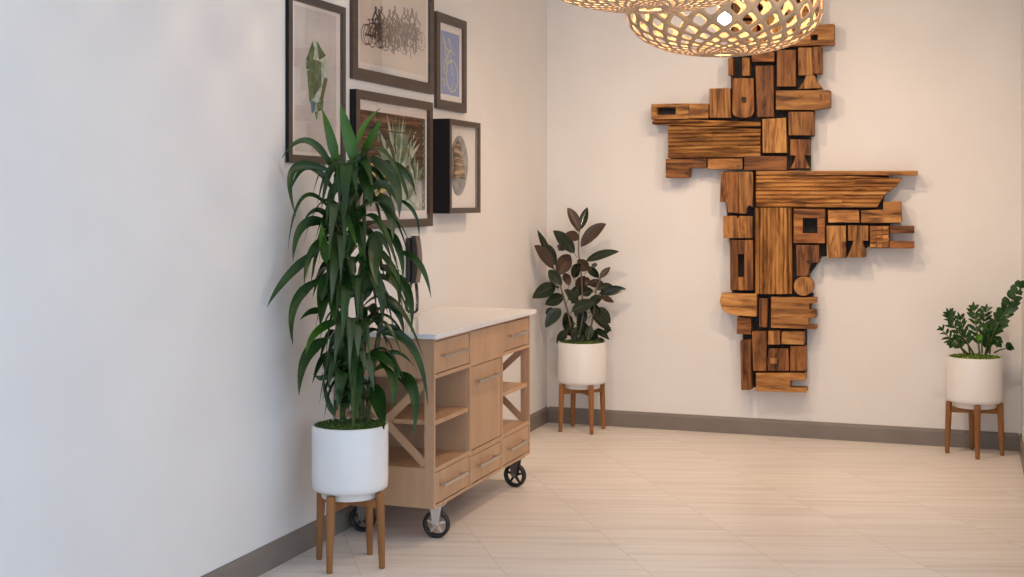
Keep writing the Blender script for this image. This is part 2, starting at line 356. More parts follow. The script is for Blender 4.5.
# ------------------------------------------------------------------ dracaena
dr = thing('potted_corn_plant', 'tall drooping corn plant with strap leaves in white pot before the pictures', 'plant', (D0[0], D0[1], .2865))
pot(*D0, dr)
PX = DD/FPX
def dsafe(px, py, d, xmin=.035):
    p = at(px, py, d)
    while p.x < xmin: d -= .02; p = at(px, py, d)
    return p
HL = [  # base, middle, tip (x, y in the photo), width, kind, depth of the tip relative to the stem
 ((358,172),(347,131),(340.5,104),12.5,1,-.04), ((337,165),(330,135),(322,109),10,1,.05), ((361,160),(371,138),(383,118),8,1,-.06),
 ((356,150),(364,126),(381,108),5.5,1,.08), ((334,172),(308,141),(282,158),7.5,0,-.12), ((328,170),(293,170),(296,217),8.5,0,-.16),
 ((334,192),(308,167),(289,196),7,0,-.05), ((330,209),(303,197),(288,249),4.5,0,-.12), ((331,225),(318,210),(303,222),6,0,.06),
 ((329,224),(303,226),(293,262),10,0,-.14), ((334,268),(325,247),(321.5,222),12,1,-.12), ((347,234),(335,245),(335.6,275),14,0,-.18),
 ((333,238),(312,250),(304,286),8,0,-.15), ((318,250),(288,276),(267,307),9,0,-.2), ((352,262),(345,282),(336,312),16,0,-.16),
 ((334,272),(324,287),(318,309),14,0,-.1), ((362,168),(368,186),(371,207),13,0,-.16), ((372,160),(394,180),(399,219),12,2,-.1),
 ((374,165),(401,168),(416,195),9,2,.02), ((396,199),(414,212),(419,240),4,0,.02), ((378,195),(389,211),(393,240),13,2,-.12),
 ((379,235),(374,256),(377,286),15,2,-.2), ((386,229),(399,249),(403,281),8,0,-.1), ((400,252),(420,265),(431,298),7,0,-.04),
 ((386,273),(408,290),(411,333),9,0,-.12), ((383,333),(413,349),(428,406),9,0,-.12), ((395,375),(413,390),(413.5,436),12,0,-.16),
 ((376,354),(392,372),(391.6,411),13,0,-.2), ((357,354),(357,388),(352.5,430),13,0,-.24), ((346,368),(341,382),(340,399),12,0,-.15),
 ((327,340),(306,357),(299,396),12,0,-.2), ((342,320),(317,332),(306,355),8.5,1,-.14), ((320,280),(295,303),(293,345),10,0,-.22),
 ((322,312),(311,311),(300,320),7,0,-.1), ((335,285),(333,300),(335,324),13,0,-.22), ((326,284),(323,303),(320,327),11,0,-.2),
 ((374,386),(380,405),(384,430),16,0,-.2), ((364,245),(361,260),(363,228),7,1,-.06), ((345,262),(352,238),(356,215),7,1,.02),
 ((366,270),(372,253),(380,235),9,1,.03), ((345,320),(352,352),(350,385),12,0,-.2), ((366,250),(379,235),(392,262),9,2,-.05),
 ((385,150),(402,180),(408,200),5,2,.1), ((352,200),(356,230),(366,255),9,0,-.2), ((340,205),(350,225),(357,248),7,1,-.22),
 ((377,335),(395,328),(412,350),6,0,.0), ((380,300),(397,312),(404,336),7,0,.05), ((335,415),(328,400),(322,372),6,0,.02), ((330,372),(322,378),(313,374),6,0,.0),
 ((380,268),(396,276),(399,310),9,0,-.1), ((336,350),(327,362),(331,392),8,0,.0), ((375,370),(392,366),(408,385),6,1,.0), ((380,360),(396,352),(414,366),5,0,.05), ((370,190),(386,186),(398,206),9,2,-.04), ((356,185),(348,195),(343,222),12,0,-.2), ((345,190),(333,190),(326,225),10,0,-.1)]
fo = MB(); rg = random.Random(11)
for b_, m_, t_, wd, kind, dz in HL:
    d0 = DD + rg.uniform(-.02,.05)
    p0 = at(*b_, d0); p2 = dsafe(*t_, DD+dz); pm = dsafe(*m_, DD + dz*.45)
    leaf(fo, p0, pm, p2, wd*PX*1.12, rg.uniform(-.45,.45), kind)
# shorter inner leaves all round the canes
for zc, cnt, r_in, L, tx in ((1.62, 15, .02, .30, .30), (1.45, 16, .03, .34, .29), (1.28, 16, .03, .34, .28), (1.13, 17, .04, .33, .30), (.97, 18, .04, .30, .30), (.84, 17, .04, .26, .29), (.72, 14, .03, .20, .28)):
    for i in range(cnt):
        an = i*2.399 + zc*7; ll = L*rg.uniform(.6, 1.0); el = rg.uniform(.15, .9)
        c, s = math.cos(an), math.sin(an); xo = -.02 if zc > 1.2 else 0
        p0 = Vector((tx + xo + c*r_in, D0[1] + s*r_in, zc + rg.uniform(-.06,.06)))
        reach = ll*(.66 if c < 0 else .82)*(.62 if s < -.3 else 1)
        pm = p0 + Vector((c*reach*.5, s*reach*.5, ll*.36*el)); p2 = p0 + Vector((c*reach, s*reach, -ll*rg.uniform(.25,.65)))
        if p2.z < .615: p2.z = .615 + rg.uniform(0, .05)
        p2.x = max(p2.x, .05); pm.x = max(pm.x, .05)
        leaf(fo, p0, pm, p2, rg.uniform(.046,.074), rg.uniform(-.5,.5), rg.choice((0,0,0,0,2)), ref=Vector((0,0,1)) + Vector((c,s,0))*.7)
fo.build('foliage', [M['leaf'], M['leafb'], M['leafo']], dr)
ca = MB()
for pts in ([(343,428),(342,390),(345,330),(349,250),(352,165)], [(361,430),(362,390),(360,330),(364,240),(365,170)], [(367,428),(370,385),(378,340),(384,300)], [(351,400),(350,370),(340,330),(333,285),(332,225)]):
    ca.tube([at(x_, y_, DD + (.02 if i else .0)) for i, (x_, y_) in enumerate(pts)], [.013,.012,.011,.009,.006][:len(pts)], 10)
ca.build('canes', M['cane'], dr)
# ------------------------------------------------------------------ rubber plant
rp = thing('potted_rubber_plant', 'dark burgundy rubber plant in white pot standing in the room corner', 'plant', (R0_[0], R0_[1], .2865))
pot(*R0_, rp)
def q1(x_, y_): return 525 + x_/3.845, 200 + y_/3.845
FL = [((210,125),(163,30),38,1),((212,115),(240,28),30,0),((215,180),(312,92),46,1),((190,205),(108,118),46,0),((208,150),(155,130),36,1),((150,195),(122,178),28,1),
 ((104,240),(47,115),26,0),((108,265),(35,175),42,1),((125,290),(175,212),56,1),((118,255),(88,170),28,0),((235,235),(362,198),32,0),((238,272),(200,230),42,1),
 ((140,332),(90,270),42,0),((118,332),(28,378),52,0),((185,300),(215,250),38,0),((240,256),(285,300),30,0),((288,300),(328,258),24,1),((240,318),(306,328),32,1),
 ((285,362),(390,343),34,0),((288,368),(342,394),22,1),((152,372),(78,402),46,0),((138,418),(78,492),46,0),((165,385),(242,328),38,0),((180,428),(275,390),46,0),
 ((155,432),(172,524),42,0),((200,345),(232,292),36,1),((268,418),(328,474),46,0),((258,440),(332,505),30,0),((270,500),(325,538),24,0),((215,465),(242,550),42,0),
 ((165,500),(122,552),32,0),((250,500),(275,552),34,0),((275,345),(336,328),26,0),((205,400),(150,345),34,0),((230,420),(205,505),36,0),((245,400),(300,372),34,0),
 ((170,330),(150,282),30,2),((215,360),(262,350),34,0),((195,450),(228,388),36,0),((180,540),(205,490),30,0),((240,540),(255,480),30,0),((262,395),(280,470),34,0),((190,470),(150,520),30,0),((255,262),(278,250),16,0),((300,520),(330,490),18,0),((270,540),(310,552),20,0),((205,330),(180,400),34,0),((225,300),(250,330),26,1),((100,300),(130,340),30,0),((200,520),(180,555),26,0),((115,420),(80,440),30,0),((230,520),(215,560),26,0)]
fg = MB(); rg = random.Random(5)
for (b_, t_, wd, kd) in FL:
    d0 = DR + rg.uniform(-.04,.04); d2 = DR + rg.uniform(-.13,.10)
    p0 = at(*q1(*b_), d0); p2 = at(*q1(*t_), d2)
    if p2.x < .03: p2 = dsafe(*q1(*t_), d2)
    if p2.y > -.05: p2 = at(*q1(*t_), DR)
    L = (p2-p0).length; pm = (p0+p2)*.5 + Vector((0,0,L*rg.uniform(.02,.10)))
    pw = wd/3.845*DR/FPX*1.12
    leaf(fg, p0, pm, p2, pw, rg.uniform(-.35,.35), 1 if kd else 0, 2, 'oval', .16, 12)
fg.build('foliage', [M['fig'], M['figb'], M['figrib']], rp)
a = MB()
for pts in ([(205,560),(222,440),(218,300),(205,200),(208,120)], [(190,560),(165,430),(140,345),(115,270),(100,235)], [(240,560),(262,450),(272,350),(290,300),(288,295)]):
    a.tube([at(*q1(*p), DR) for p in pts], [.007,.006,.005,.0045,.003], 8)
for (b_, t_, wd, kd) in FL[:44]:
    sx = 215 if b_[0] > 180 else 150
    if abs(b_[0]-sx) > 12: a.tube([at(*q1(b_[0]*.6+sx*.4, b_[1]+16), DR), at(*q1(*b_), DR)], .002, 6)
a.build('stems', M['figstem'], rp)
# ------------------------------------------------------------------ zz plant
zp = thing('potted_zz_plant', 'low glossy feathery green plant with bright moss in white pot at far right', 'plant', (Z0_[0], Z0_[1], .2865))
pot(*Z0_, zp, ('moss', 'moss2'))
def q2(x_, y_): return 930 + x_/5.77, 270 + y_/5.77
zl = MB(); zs = MB(); rg = random.Random(9)
def frond(pts, n, ll, wd, d1, t0=.22, kind=0, lean=0):
    P = []
    for i, p in enumerate(pts):
        q = at(*q2(*p), DZ + d1*i/(len(pts)-1)); q.x = min(q.x, RW-.022); q.y = min(q.y, -.05); P.append(q)
    fine = []
    for i in range(len(P)-1):
        for k in range(6): fine.append(P[i].lerp(P[i+1], k/6))
    fine.append(P[-1])
    for _ in range(3): fine = [fine[0]] + [(fine[i-1]+fine[i]*2+fine[i+1])/4 for i in range(1, len(fine)-1)] + [fine[-1]]
    zs.tube(fine, [.006*(1-.65*i/len(fine)) for i in range(len(fine))], 8)
    for i in range(n):
        t = t0 + (1-t0)*i/(n-1); f_ = t*(len(fine)-1); k = min(int(f_), len(fine)-2); p = fine[k].lerp(fine[k+1], f_-k); T = (fine[k+1]-fine[k]).normalized()
        V = (Vector((CX,CY,H))-p).normalized(); sd = T.cross(V).normalized()
        for s in (-1, 1):
            L = ll*(1-.35*t)*rg.uniform(.85,1.1); dr_ = (sd*s*.75 + T*.72 + V*rg.uniform(-.35,.35) + Vector((0,0,.1))).normalized()
            e = p + dr_*L; e.x = min(e.x, RW-.008); e.y = min(e.y, -.03)
            leaf(zl, p, (p+e)*.5 + Vector((0,0,.006)), e, wd*rg.uniform(.85,1.1), rg.uniform(-.9,.9)+lean, kind, None, 'oval', .2, 8)
    e = fine[-1] + (fine[-1]-fine[-3]).normalized()*ll*.7; e.x = min(e.x, RW-.008); leaf(zl, fine[-1], (fine[-1]+e)/2, e, wd*.8, 0, kind, None, 'oval', .2, 8)
frond([(345,480),(350,390),(400,300),(455,200),(530,105)], 9, .095, .055, -.35, .30)
frond([(285,480),(278,400),(262,300),(255,235)], 7, .085, .024, -.04)
frond([(250,480),(200,400),(135,320),(112,262)], 7, .08, .021, -.06)
frond([(220,485),(150,420),(110,390),(75,350)], 5, .07, .019, -.08)
frond([(300,480),(300,380),(310,300),(320,245)], 6, .08, .026, .04)
frond([(330,480),(345,420),(370,390),(392,420)], 5, .05, .035, -.06)
frond([(230,480),(215,400),(190,340),(175,290)], 6, .075, .021, .02)
frond([(200,480),(165,430),(140,400),(125,430)], 5, .055, .03, -.1)
frond([(370,478),(400,462),(440,452),(455,447)], 3, .05, .03, -.05, .7)
frond([(320,485),(330,430),(338,400),(330,370)], 5, .06, .045, -.12)
for b_, t_, w_ in (((118,330),(118,218),.040), ((320,350),(355,305),.05), ((270,400),(300,372),.04)):
    p0, p2 = at(*q2(*b_), DZ-.08), at(*q2(*t_), DZ-.12); leaf(zl, p0, (p0+p2)/2, p2, w_, .2, 1 if b_[0] > 200 else 0, None, 'oval', .2, 8)
zl.build('foliage', [M['zz'], M['zzb']], zp); zs.build('stems', M['zzstem'], zp)
# ------------------------------------------------------------------ framed pictures on the left wall
class Flat:      # flat printed shapes, (s, z) with s along the wall; each layer lies a hair above the last
    def __init__(s, x): s.mb = MB(); s.mb.flat = True; s.x = x; s.n = 0
    def poly(s, pts, mi, dx=None):
        s.n += 1; xx = s.x + .00003*s.n if dx is None else s.x + dx
        ar = sum(pts[i][0]*pts[(i+1) % len(pts)][1] - pts[(i+1) % len(pts)][0]*pts[i][1] for i in range(len(pts)))
        if ar < 0: pts = pts[::-1]
        s.mb.add([(xx, y, z) for y, z in pts], [tuple(range(len(pts)))], mi)
    def rect(s, y0, y1, z0, z1, mi): s.poly([(y0,z0),(y1,z0),(y1,z1),(y0,z1)], mi)
    def line(s, pts, w_, mi, closed=False):
        if closed: pts = pts + [pts[0]]
        for i in range(len(pts)-1):
            (a0, b0), (a1, b1) = pts[i], pts[i+1]; dx, dz = a1-a0, b1-b0; L = math.hypot(dx, dz) or 1e-6; nx, nz = -dz/L*w_/2, dx/L*w_/2
            s.poly([(a0+nx,b0+nz),(a0-nx,b0-nz),(a1-nx,b1-nz),(a1+nx,b1+nz)], mi, .0006+.00002*(s.n % 20)); s.n += 1
    def circ(s, cy, cz, r, w_, mi, n=28, ry=1): s.line([(cy+r*ry*math.cos(2*math.pi*i/n), cz+r*math.sin(2*math.pi*i/n)) for i in range(n)], w_, mi, True)
def picture(label, y0, y1, z0, z1, D, bw, sidemat, back_x, group='framed pictures on the left wall', front=None):
    t = thing('picture_frame', label, 'picture', (0.001, (y0+y1)/2, z0), group)
    a = MB(); x0 = .001
    def side(c0, c1, c2, c3):     # mitred member: outer a,b inner c,d
        vs = [(D,)+c0, (D,)+c1, (D,)+c2, (D,)+c3]; vb = [(x0,)+c0, (x0,)+c1, (x0,)+c2, (x0,)+c3]
        b0 = len(a.v); a.add(vs + vb, [(0,1,2,3), (7,6,5,4)], 0); 
        for k in range(4):
            k2 = (k+1) % 4; a.add([vs[k], vb[k], vb[k2], vs[k2]], [(0,1,2,3)], 1 if k == 0 else 0)
    o = [(y0,z0),(y1,z0),(y1,z1),(y0,z1)]; i_ = [(y0+bw,z0+bw),(y1-bw,z0+bw),(y1-bw,z1-bw),(y0+bw,z1-bw)]
    for k in range(4): k2 = (k+1) % 4; side(o[k], o[k2], i_[k2], i_[k])
    a.build('frame', [front or M['frame'], sidemat], t, autosmooth=True)
    a = MB(); a.box((x0, y0+bw, z0+bw), (back_x, y1-bw, z1-bw)); a.build('mat_board', M['matboard'], t)
    g = MB(); g.box((D-.006, y0+bw+.0005, z0+bw+.0005), (D-.004, y1-bw-.0005, z1-bw-.0005)); g.build('glass_pane', M['glass'], t)
    return t
def bicycle(F, cx, cz, s, mi, flip=1, w_=.006, lean=0, rider=False):
    def P(x, z): return (cx + flip*s*(x + lean*z), cz + s*z)
    r = .34
    for wx in (-.52, .52):
        c = P(wx, 0); F.circ(c[0], c[1], r*s, w_, mi, 26)
        F.circ(c[0], c[1], .05*s, w_*1.2, mi, 6)
    bb, seat, head, fork = (-.08,-.02), (-.2,.42), (.32,.46), (.52,0)
    for l in ([(-.52,0), bb, seat, (-.52,0)], [seat, head, bb], [head, fork], [seat, (-.23,.52)], [(-.34,.54), (-.12,.53)], [head, (.30,.60), (.42,.64), (.48,.54)], [bb, (.02,-.12)], [bb, (-.16,.10)]):
        F.line([P(*q) for q in l], w_*1.15, mi)
    if rider:
        F.line([P(-.22,.55), P(-.03,.84), P(.35,.62)], w_*2.2, mi); F.line([P(-.2,.55), P(.08,.3), P(0,-.1)], w_*2.6, mi); F.circ(*P(.03,.94), .07*s, w_*2, mi, 10)
# bicycles print
t = picture('brown framed print of a pack of overlapping bicycles, topmost on the wall', -3.0, -2.03, 2.10, 2.90, .019, .055, M['frame'], .006)
F = Flat(.0065); F.rect(-2.90, -2.115, 2.19, 2.81, 0)
rg = random.Random(2); NB = 15
for i in range(NB):
    y = -2.775 + .53*i/(NB-1)
    bicycle(F, y + rg.uniform(-.01,.01), 2.325 + .045*i/(NB-1) + (rg.uniform(-.025,.02) if 1 < i < NB-1 else 0), .142, 1 if i < 2 else (2 if i < 6 else 3), rg.choice((1, 1, -1)), .0055 if i < 3 else .0045, rg.uniform(-.1,.1), i not in (0, 4, 9))
for i in range(60):
    y = rg.uniform(-2.70, -2.22); z = rg.uniform(2.33, 2.45); F.line([(y,z), (y+rg.uniform(-.03,.03), z-rg.uniform(.02,.08))], rg.uniform(.006,.016), 2 if y < -2.55 else 3)
F.mb.build('bicycle_print', [M['paper'], M['ink'], M['ink2'], M['ink3']], t)
# blue print
t = picture('small brown framed blue print with yellow bicycle outline, right of the bicycle pack', -1.99, -1.55, 2.03, 2.555, .019, .05, M['frame'], .006)
F = Flat(.0065); F.rect(-1.905, -1.635, 2.115, 2.465, 0)
F.circ(-1.745, 2.225, .088, .0065, 1, 30, .95); F.circ(-1.78, 2.225, .075, .003, 1, 20, .7); F.circ(-1.845, 2.27, .035, .004, 1, 16)
for l in ([(-1.745,2.225),(-1.775,2.37),(-1.80,2.43)], [(-1.775,2.37),(-1.70,2.345)], [(-1.80,2.43),(-1.77,2.41),(-1.74,2.37)], [(-1.775,2.37),(-1.84,2.30),(-1.86,2.25)], [(-1.86,2.43),(-1.85,2.36),(-1.83,2.31)], [(-1.88,2.44),(-1.86,2.40)], [(-1.85,2.38),(-1.80,2.36),(-1.81,2.28)], [(-1.90,2.19),(-1.87,2.2),(-1.85,2.16)], [(-1.84,2.41),(-1.82,2.33),(-1.82,2.25)]): F.line(l, .006, 1)
F.mb.build('blue_print', [M['blue'], M['yellow']], t)
# crystal print
M['cg'] = noisy(mat('print_green', rough=.8), (.035,.085,.045), (.12,.20,.10), 22); M['cl'] = noisy(mat('print_pale_green', rough=.8), (.25,.36,.28), (.55,.60,.53), 30)
M['co'] = mat('print_olive', (.13,.12,.045), .8); M['cb'] = mat('print_teal', (.06,.17,.26), .8); M['pg'] = noisy(mat('print_grey_paper', rough=.8), (.50,.47,.46), (.60,.565,.55), 6)
t = picture('tall dark framed print of a green crystal, leftmost on the wall', -3.60, -3.07, 1.69, 2.42, .018, .034, M['fblack'], .006, front=M['fdark'])
F = Flat(.0065); F.rect(-3.53, -3.145, 1.74, 2.37, 0)
def cp(pts, mi): F.poly([(-3.345+(x-66)*.0052*.97, 2.235-(z-137)*.00152*1.0) for x, z in pts], mi)
def cq(pts, mi):   # crop coordinates (238x577 at 3.4x of the photo from 280,0)
    out = []
    for x, z in pts:
        kx = 280 + x/3.4; kz = z/3.4; k = (kx-512)/FPX; d = (.0065-CX)/(FX+RX*k); p = at(kx, kz, d); out.append((p.y, p.z))
    F.poly(out, mi)
cq([(110,140),(125,137),(157,185),(162,270),(150,340),(135,410),(120,405),(105,375),(92,310),(85,210)], 2)
cq([(110,140),(88,205),(112,215),(118,165)], 1); cq([(125,140),(157,190),(132,205)], 1); cq([(88,210),(132,205),(135,240),(90,235)], 1)
cq([(92,240),(108,235),(118,330),(100,345)], 1); cq([(108,200),(140,210),(140,290),(112,335)], 1); cq([(150,262),(162,270),(145,345),(135,340)], 3)
cq([(103,340),(122,348),(118,375),(108,388)], 4); cq([(125,350),(148,340),(145,375),(128,378)], 1); cq([(118,380),(130,378),(124,412)], 1); cq([(140,200),(158,205),(156,240),(140,235)], 2)
cq([(95,420+60),(100,450),(130,418),(138,440),(120,455)], 0)
F.mb.build('crystal_print', [M['pg'], M['cg'], M['cl'], M['co'], M['cb']], t)
# tropical print
M['bam'] = None
m = mat('print_wood_slats', (.2,.1,.06), .7); nt, b, new, ln = nodes(m); tc = new('ShaderNodeTexCoord'); mp = new('ShaderNodeMapping'); mp.inputs['Scale'].default_value = (1, 3, 55); ln(tc.outputs['Object'], mp.inputs[0])
n = new('ShaderNodeTexNoise'); n.inputs['Scale'].default_value = 1.0; n.inputs['Detail'].default_value = 4; ln(mp.outputs[0], n.inputs['Vector'])
r = ramp(nt, n.outputs['Fac'], [(.40, (.015,.011,.010)), (.52, (.085,.040,.030)), (.64, (.22,.115,.07))]); ln(r.outputs[0], b.inputs['Base Color']); M['bam'] = m
M['pl1'] = noisy(mat('print_pale_leaf', rough=.7), (.22,.30,.24), (.50,.58,.48), 14); M['pl2'] = mat('print_dark_leaf', (.03,.065,.04), .7); M['pl3'] = noisy(mat('print_mid_leaf', rough=.7), (.07,.15,.09), (.20,.30,.20), 20)
M['pl4'] = mat('print_yellow', (.60,.50,.18), .7); M['plg'] = noisy(mat('print_stone', rough=.7), (.20,.21,.22), (.40,.38,.37), 10)
t = picture('dark deep framed print of tropical leaves before wooden slats, below the bicycles', -3.0, -2.085, 1.39, 2.05, .036, .042, M['fblack'], .018)
F = Flat(.0185); PY0, PY1, PZa, PZb = -2.925, -2.155, 1.475, 1.96; F.rect(PY0, PY1, PZa, PZb, 0)
rg = random.Random(21)
F.poly([(PY0,PZa),(PY1,PZa),(PY1,1.62),(-2.45,1.67),(-2.75,1.58),(PY0,1.60)], 5)
def fan(cy, cz, n, L, w_, mis, a0, a1):
    for i in range(n):
        an = a0 + (a1-a0)*(i+rg.uniform(-.3,.3))/(n-1); l = L*rg.uniform(.7,1); c, s = math.cos(an), math.sin(an); pts = [(cy,cz), (cy+c*l*.45-s*w_/2, cz+s*l*.45+c*w_/2), (cy+c*l, cz+s*l), (cy+c*l*.45+s*w_/2, cz+s*l*.45-c*w_/2)]
        pts = [(min(max(y, PY0+.002), PY1-.002), min(max(z, PZa+.002), PZb-.002)) for y, z in pts]; F.poly(pts, rg.choice(mis))
fan(-2.50, 1.66, 22, .36, .05, (1,1,3,3,2), .1, 3.1); fan(-2.42, 1.62, 14, .26, .055, (1,1,5,3), -2.9, .4); fan(-2.28, 1.60, 12, .20, .04, (3,2,1), .9, 3.6); fan(-2.8, 1.56, 12, .2, .04, (3,4,2,1), .1, 2.9)
for i in range(16):
    y = rg.uniform(-2.88, -2.2); z = rg.uniform(1.72, 1.82); l = rg.uniform(.10,.2); k = rg.uniform(-.05,.05); F.poly([(y-.008,z),(y+.012,z+.01),(min(max(y+k,-2.92),-2.16),min(z+l,1.957))], rg.choice((2,3,2,3)))
F.rect(-2.9, -2.2, 1.868, 1.874, 2)
F.rect(-2.195, -2.157, 1.48, 1.955, 2)
for i in range(14): z = 1.5+i*.032; F.poly([(-2.195,z),(-2.16,z+.03),(-2.175,z)], rg.choice((3,5,3)))
F.mb.build('tropical_print', [M['bam'], M['pl1'], M['pl2'], M['pl3'], M['pl4'], M['plg']], t)
# shadow box
M['bark'] = None
m = mat('slatted_bark', (.2,.12,.06), .7); nt, b, new, ln = nodes(m); tc = new('ShaderNodeTexCoord'); mp = new('ShaderNodeMapping'); mp.inputs['Scale'].default_value = (8, 8, 75); ln(tc.outputs['Object'], mp.inputs[0])
n = new('ShaderNodeTexNoise'); n.inputs['Scale'].default_value = 1; n.inputs['Detail'].default_value = 3; ln(mp.outputs[0], n.inputs['Vector'])
r = ramp(nt, n.outputs['Fac'], [(.40, (.02,.015,.01)), (.5, (.16,.09,.045)), (.62, (.50,.32,.17))]); ln(r.outputs[0], b.inputs['Base Color']); M['bark'] = m
M['rock'] = noisy(mat('grey_stone', rough=.8), (.16,.155,.15), (.32,.31,.30), 30, bump=.3)
t = picture('deep black shadow box holding a grey oval stone, lowest at right', -2.005, -1.54, 1.457, 1.97, .1, .03, M['fblack'], .078)
a = MB(); cy, cz = -1.83, 1.72; out = []
for i in range(40):
    an = 2*math.pi*i/40; out.append((cy + (.13 if math.cos(an) > 0 else .11)*math.cos(an)*(1+.05*math.sin(3*an+.7)), cz + .165*math.sin(an)*(1+.04*math.sin(2*an))))
n = len(out); vs = []; 
for k, (sc_, xx) in enumerate(((1,.0785),(1,.084),(.93,.088),(.6,.090))): vs += [(xx, cy+(y-cy)*sc_, cz+(z-cz)*sc_) for y, z in out]
a.add(vs, [(k*n+i, k*n+(i+1) % n, (k+1)*n+(i+1) % n, (k+1)*n+i) for k in range(3) for i in range(n)] + [tuple(3*n+i for i in range(n))], 0, True)
st = a.build('stone', M['rock'], t)
a = MB()
pl = [(-1.925,1.655),(-1.765,1.645),(-1.77,1.70),(-1.795,1.76),(-1.82,1.83),(-1.86,1.865),(-1.92,1.82)]
a.add([(.0895,y,z) for y, z in pl] + [(.0925,y,z) for y, z in pl], [tuple(range(7)), tuple(range(13,6,-1))] + [(i,7+i,7+(i+1) % 7,(i+1) % 7) for i in range(7)]); st['_o'] = t['_o']
a.build('slatted_panel', M['bark'], st)
# ------------------------------------------------------------------ wall telephone
ph = thing('wall_telephone', 'black wall telephone handset with looping cord above the cart top', 'telephone', (0, -2.33, 1.10))
M['phone'] = mat('black_plastic', (.02,.018,.02), .35); M['phoneb'] = mat('brown_grey_plastic', (.16,.115,.09), .4)
a = MB(); a.box((.001, -2.365, 1.105), (.026, -2.29, 1.335)); a.build('phone_base', M['phone'], ph, bevel=.006)
def arc_shape(y0, y1, x0, d, z0, z1):
    pts = [(x0, z0)] + [(x0 + d*(.62 + .38*math.sin(math.pi*k/8)), z0 + (z1-z0)*k/8) for k in range(9)] + [(x0, z1), (x0+d*.25, z1-.055), (x0+d*.25, z0+.055)]
    a = MB(); a.prism(pts, y0, y1); return a
hs = arc_shape(-2.358, -2.302, .0265, .038, 1.10, 1.345).build('handset', M['phone'], ph, bevel=.004); hs['_o'] = ph['_o']
a = MB(); pp = [(.0275 + .038*(.62 + .38*math.sin(math.pi*k/8)), 1.102 + .241*k/8) for k in range(9)]; a.prism(pp + [(x+.004, z) for x, z in pp[::-1]], -2.355, -2.305)
a.build('handset_cover', M['phoneb'], hs)
a = MB(); cpts = [(.03,-2.35,1.105),(.032,-2.40,1.05),(.03,-2.425,1.0),(.035,-2.42,.965),(.05,-2.38,.950),(.055,-2.34,.958),(.052,-2.33,1.02),(.046,-2.325,1.075),(.045,-2.33,1.10)]
fine = []
for i in range(len(cpts)-1):
    for k in range(10): fine.append(Vector(cpts[i]).lerp(Vector(cpts[i+1]), k/10))
for _ in range(6): fine = [fine[0]] + [(fine[i-1]+fine[i]*2+fine[i+1])/4 for i in range(1, len(fine)-1)] + [fine[-1]]
coil = []
for i in range(len(fine)-1):
    for k in range(5):
        p = fine[i].lerp(fine[i+1], k/5); an = (i*5+k)*2*math.pi/8; coil.append(p + Vector((math.cos(an)*.006, math.sin(an)*.0045, math.sin(an)*.003)))
a.tube(coil, .0032, 6); a.build('coiled_cord', M['phone'], ph)
# ------------------------------------------------------------------ wooden wall sculpture
M['black'] = mat('blackened_board', (.013,.011,.010), .7)
TINT = [((.50,.245,.072),(.31,.130,.034),(.085,.031,.009)), ((.40,.170,.046),(.24,.090,.023),(.07,.025,.008)), ((.58,.310,.100),(.39,.175,.048),(.12,.046,.013)), ((.31,.125,.038),(.175,.065,.019),(.05,.018,.006))]
for i, tt in enumerate(TINT):
    M['wv%d' % i] = wood('reclaimed_wood_upright_%d' % i, *tt, (30, 30, 3.6), .55, .16, .8, 9, (.36,.5,.66))
    M['wh%d' % i] = wood('reclaimed_wood_level_%d' % i, *tt, (3.6, 30, 30), .55, .16, .8, 9, (.36,.5,.66))
sc_t = thing('wooden_wall_sculpture', 'cross-shaped wall sculpture of reclaimed brown wood blocks on black board', 'sculpture', (1.75, 0, .45))
YF = -.13
def tr(z, x_, y_):
    ox, oy, s = {1:(640,20,5.12), 2:(640,90,5.12), 3:(710,160,4.436), 4:(790,160,4.438), 5:(710,260,4.12), 0:(0,0,1)}[z]
    return ox + x_/s, oy + y_/s
rs = random.Random(17)
def poly_at(z, pts, y):
    out = []
    for p in pts:
        q = wall_y(*tr(z, *p), y); out.append((q.x, q.z))
    return out
def offset_holes(poly, hole):   # ring faces between outline and rectangular hole: cut the outline box into four strips
    xs = [p[0] for p in poly]; zs_ = [p[1] for p in poly]; x0, x1, z0, z1 = min(xs), max(xs), min(zs_), max(zs_)
    hx = [p[0] for p in hole]; hz = [p[1] for p in hole]; a0, a1, b0, b1 = min(hx), max(hx), min(hz), max(hz)
    return [(x0,x1,b1,z1), (x0,x1,z0,b0), (x0,a0,b0,b1), (a1,x1,b0,b1)], (a0,a1,b0,b1)
def block(z, pts, tint=0, g='v', dy=None, hole=None, name='wood_block', back=-.035):
    if len(pts) == 2 and isinstance(pts[0], tuple): (xa, ya), (xb, yb) = pts; pts = [(xa,ya),(xb,ya),(xb,yb),(xa,yb)]
    yf = YF + (rs.uniform(-.016,.014) if dy is None else dy); a = MB(); poly = poly_at(z, pts, YF)
    if hole:
        (xa, ya), (xb, yb) = hole; hp = poly_at(z, [(xa,ya),(xb,ya),(xb,yb),(xa,yb)], YF); strips, (a0,a1,b0,b1) = offset_holes(poly, hp)
        xs = [p[0] for p in poly]; zz = [p[1] for p in poly]; x0, x1, z0, z1 = min(xs), max(xs), min(zz), max(zz)
        O = [(x0,z0),(x1,z0),(x1,z1),(x0,z1)]; I = [(a0,b0),(a1,b0),(a1,b1),(a0,b1)]
        vs = [(x,yf,q) for x,q in O] + [(x,yf,q) for x,q in I] + [(x,back,q) for x,q in O] + [(x,back,q) for x,q in I]; fs = []
        for k in range(4):
            k2 = (k+1) % 4; fs += [(k,k2,4+k2,4+k), (8+k,12+k,12+k2,8+k2), (k,8+k,8+k2,k2), (4+k,4+k2,12+k2,12+k)]
        a.add(vs, fs)
    else: a.prism(poly, yf, back)
    return a.build(name, M['w%s%d' % (g, tint)], sc_t, bevel=.0025)
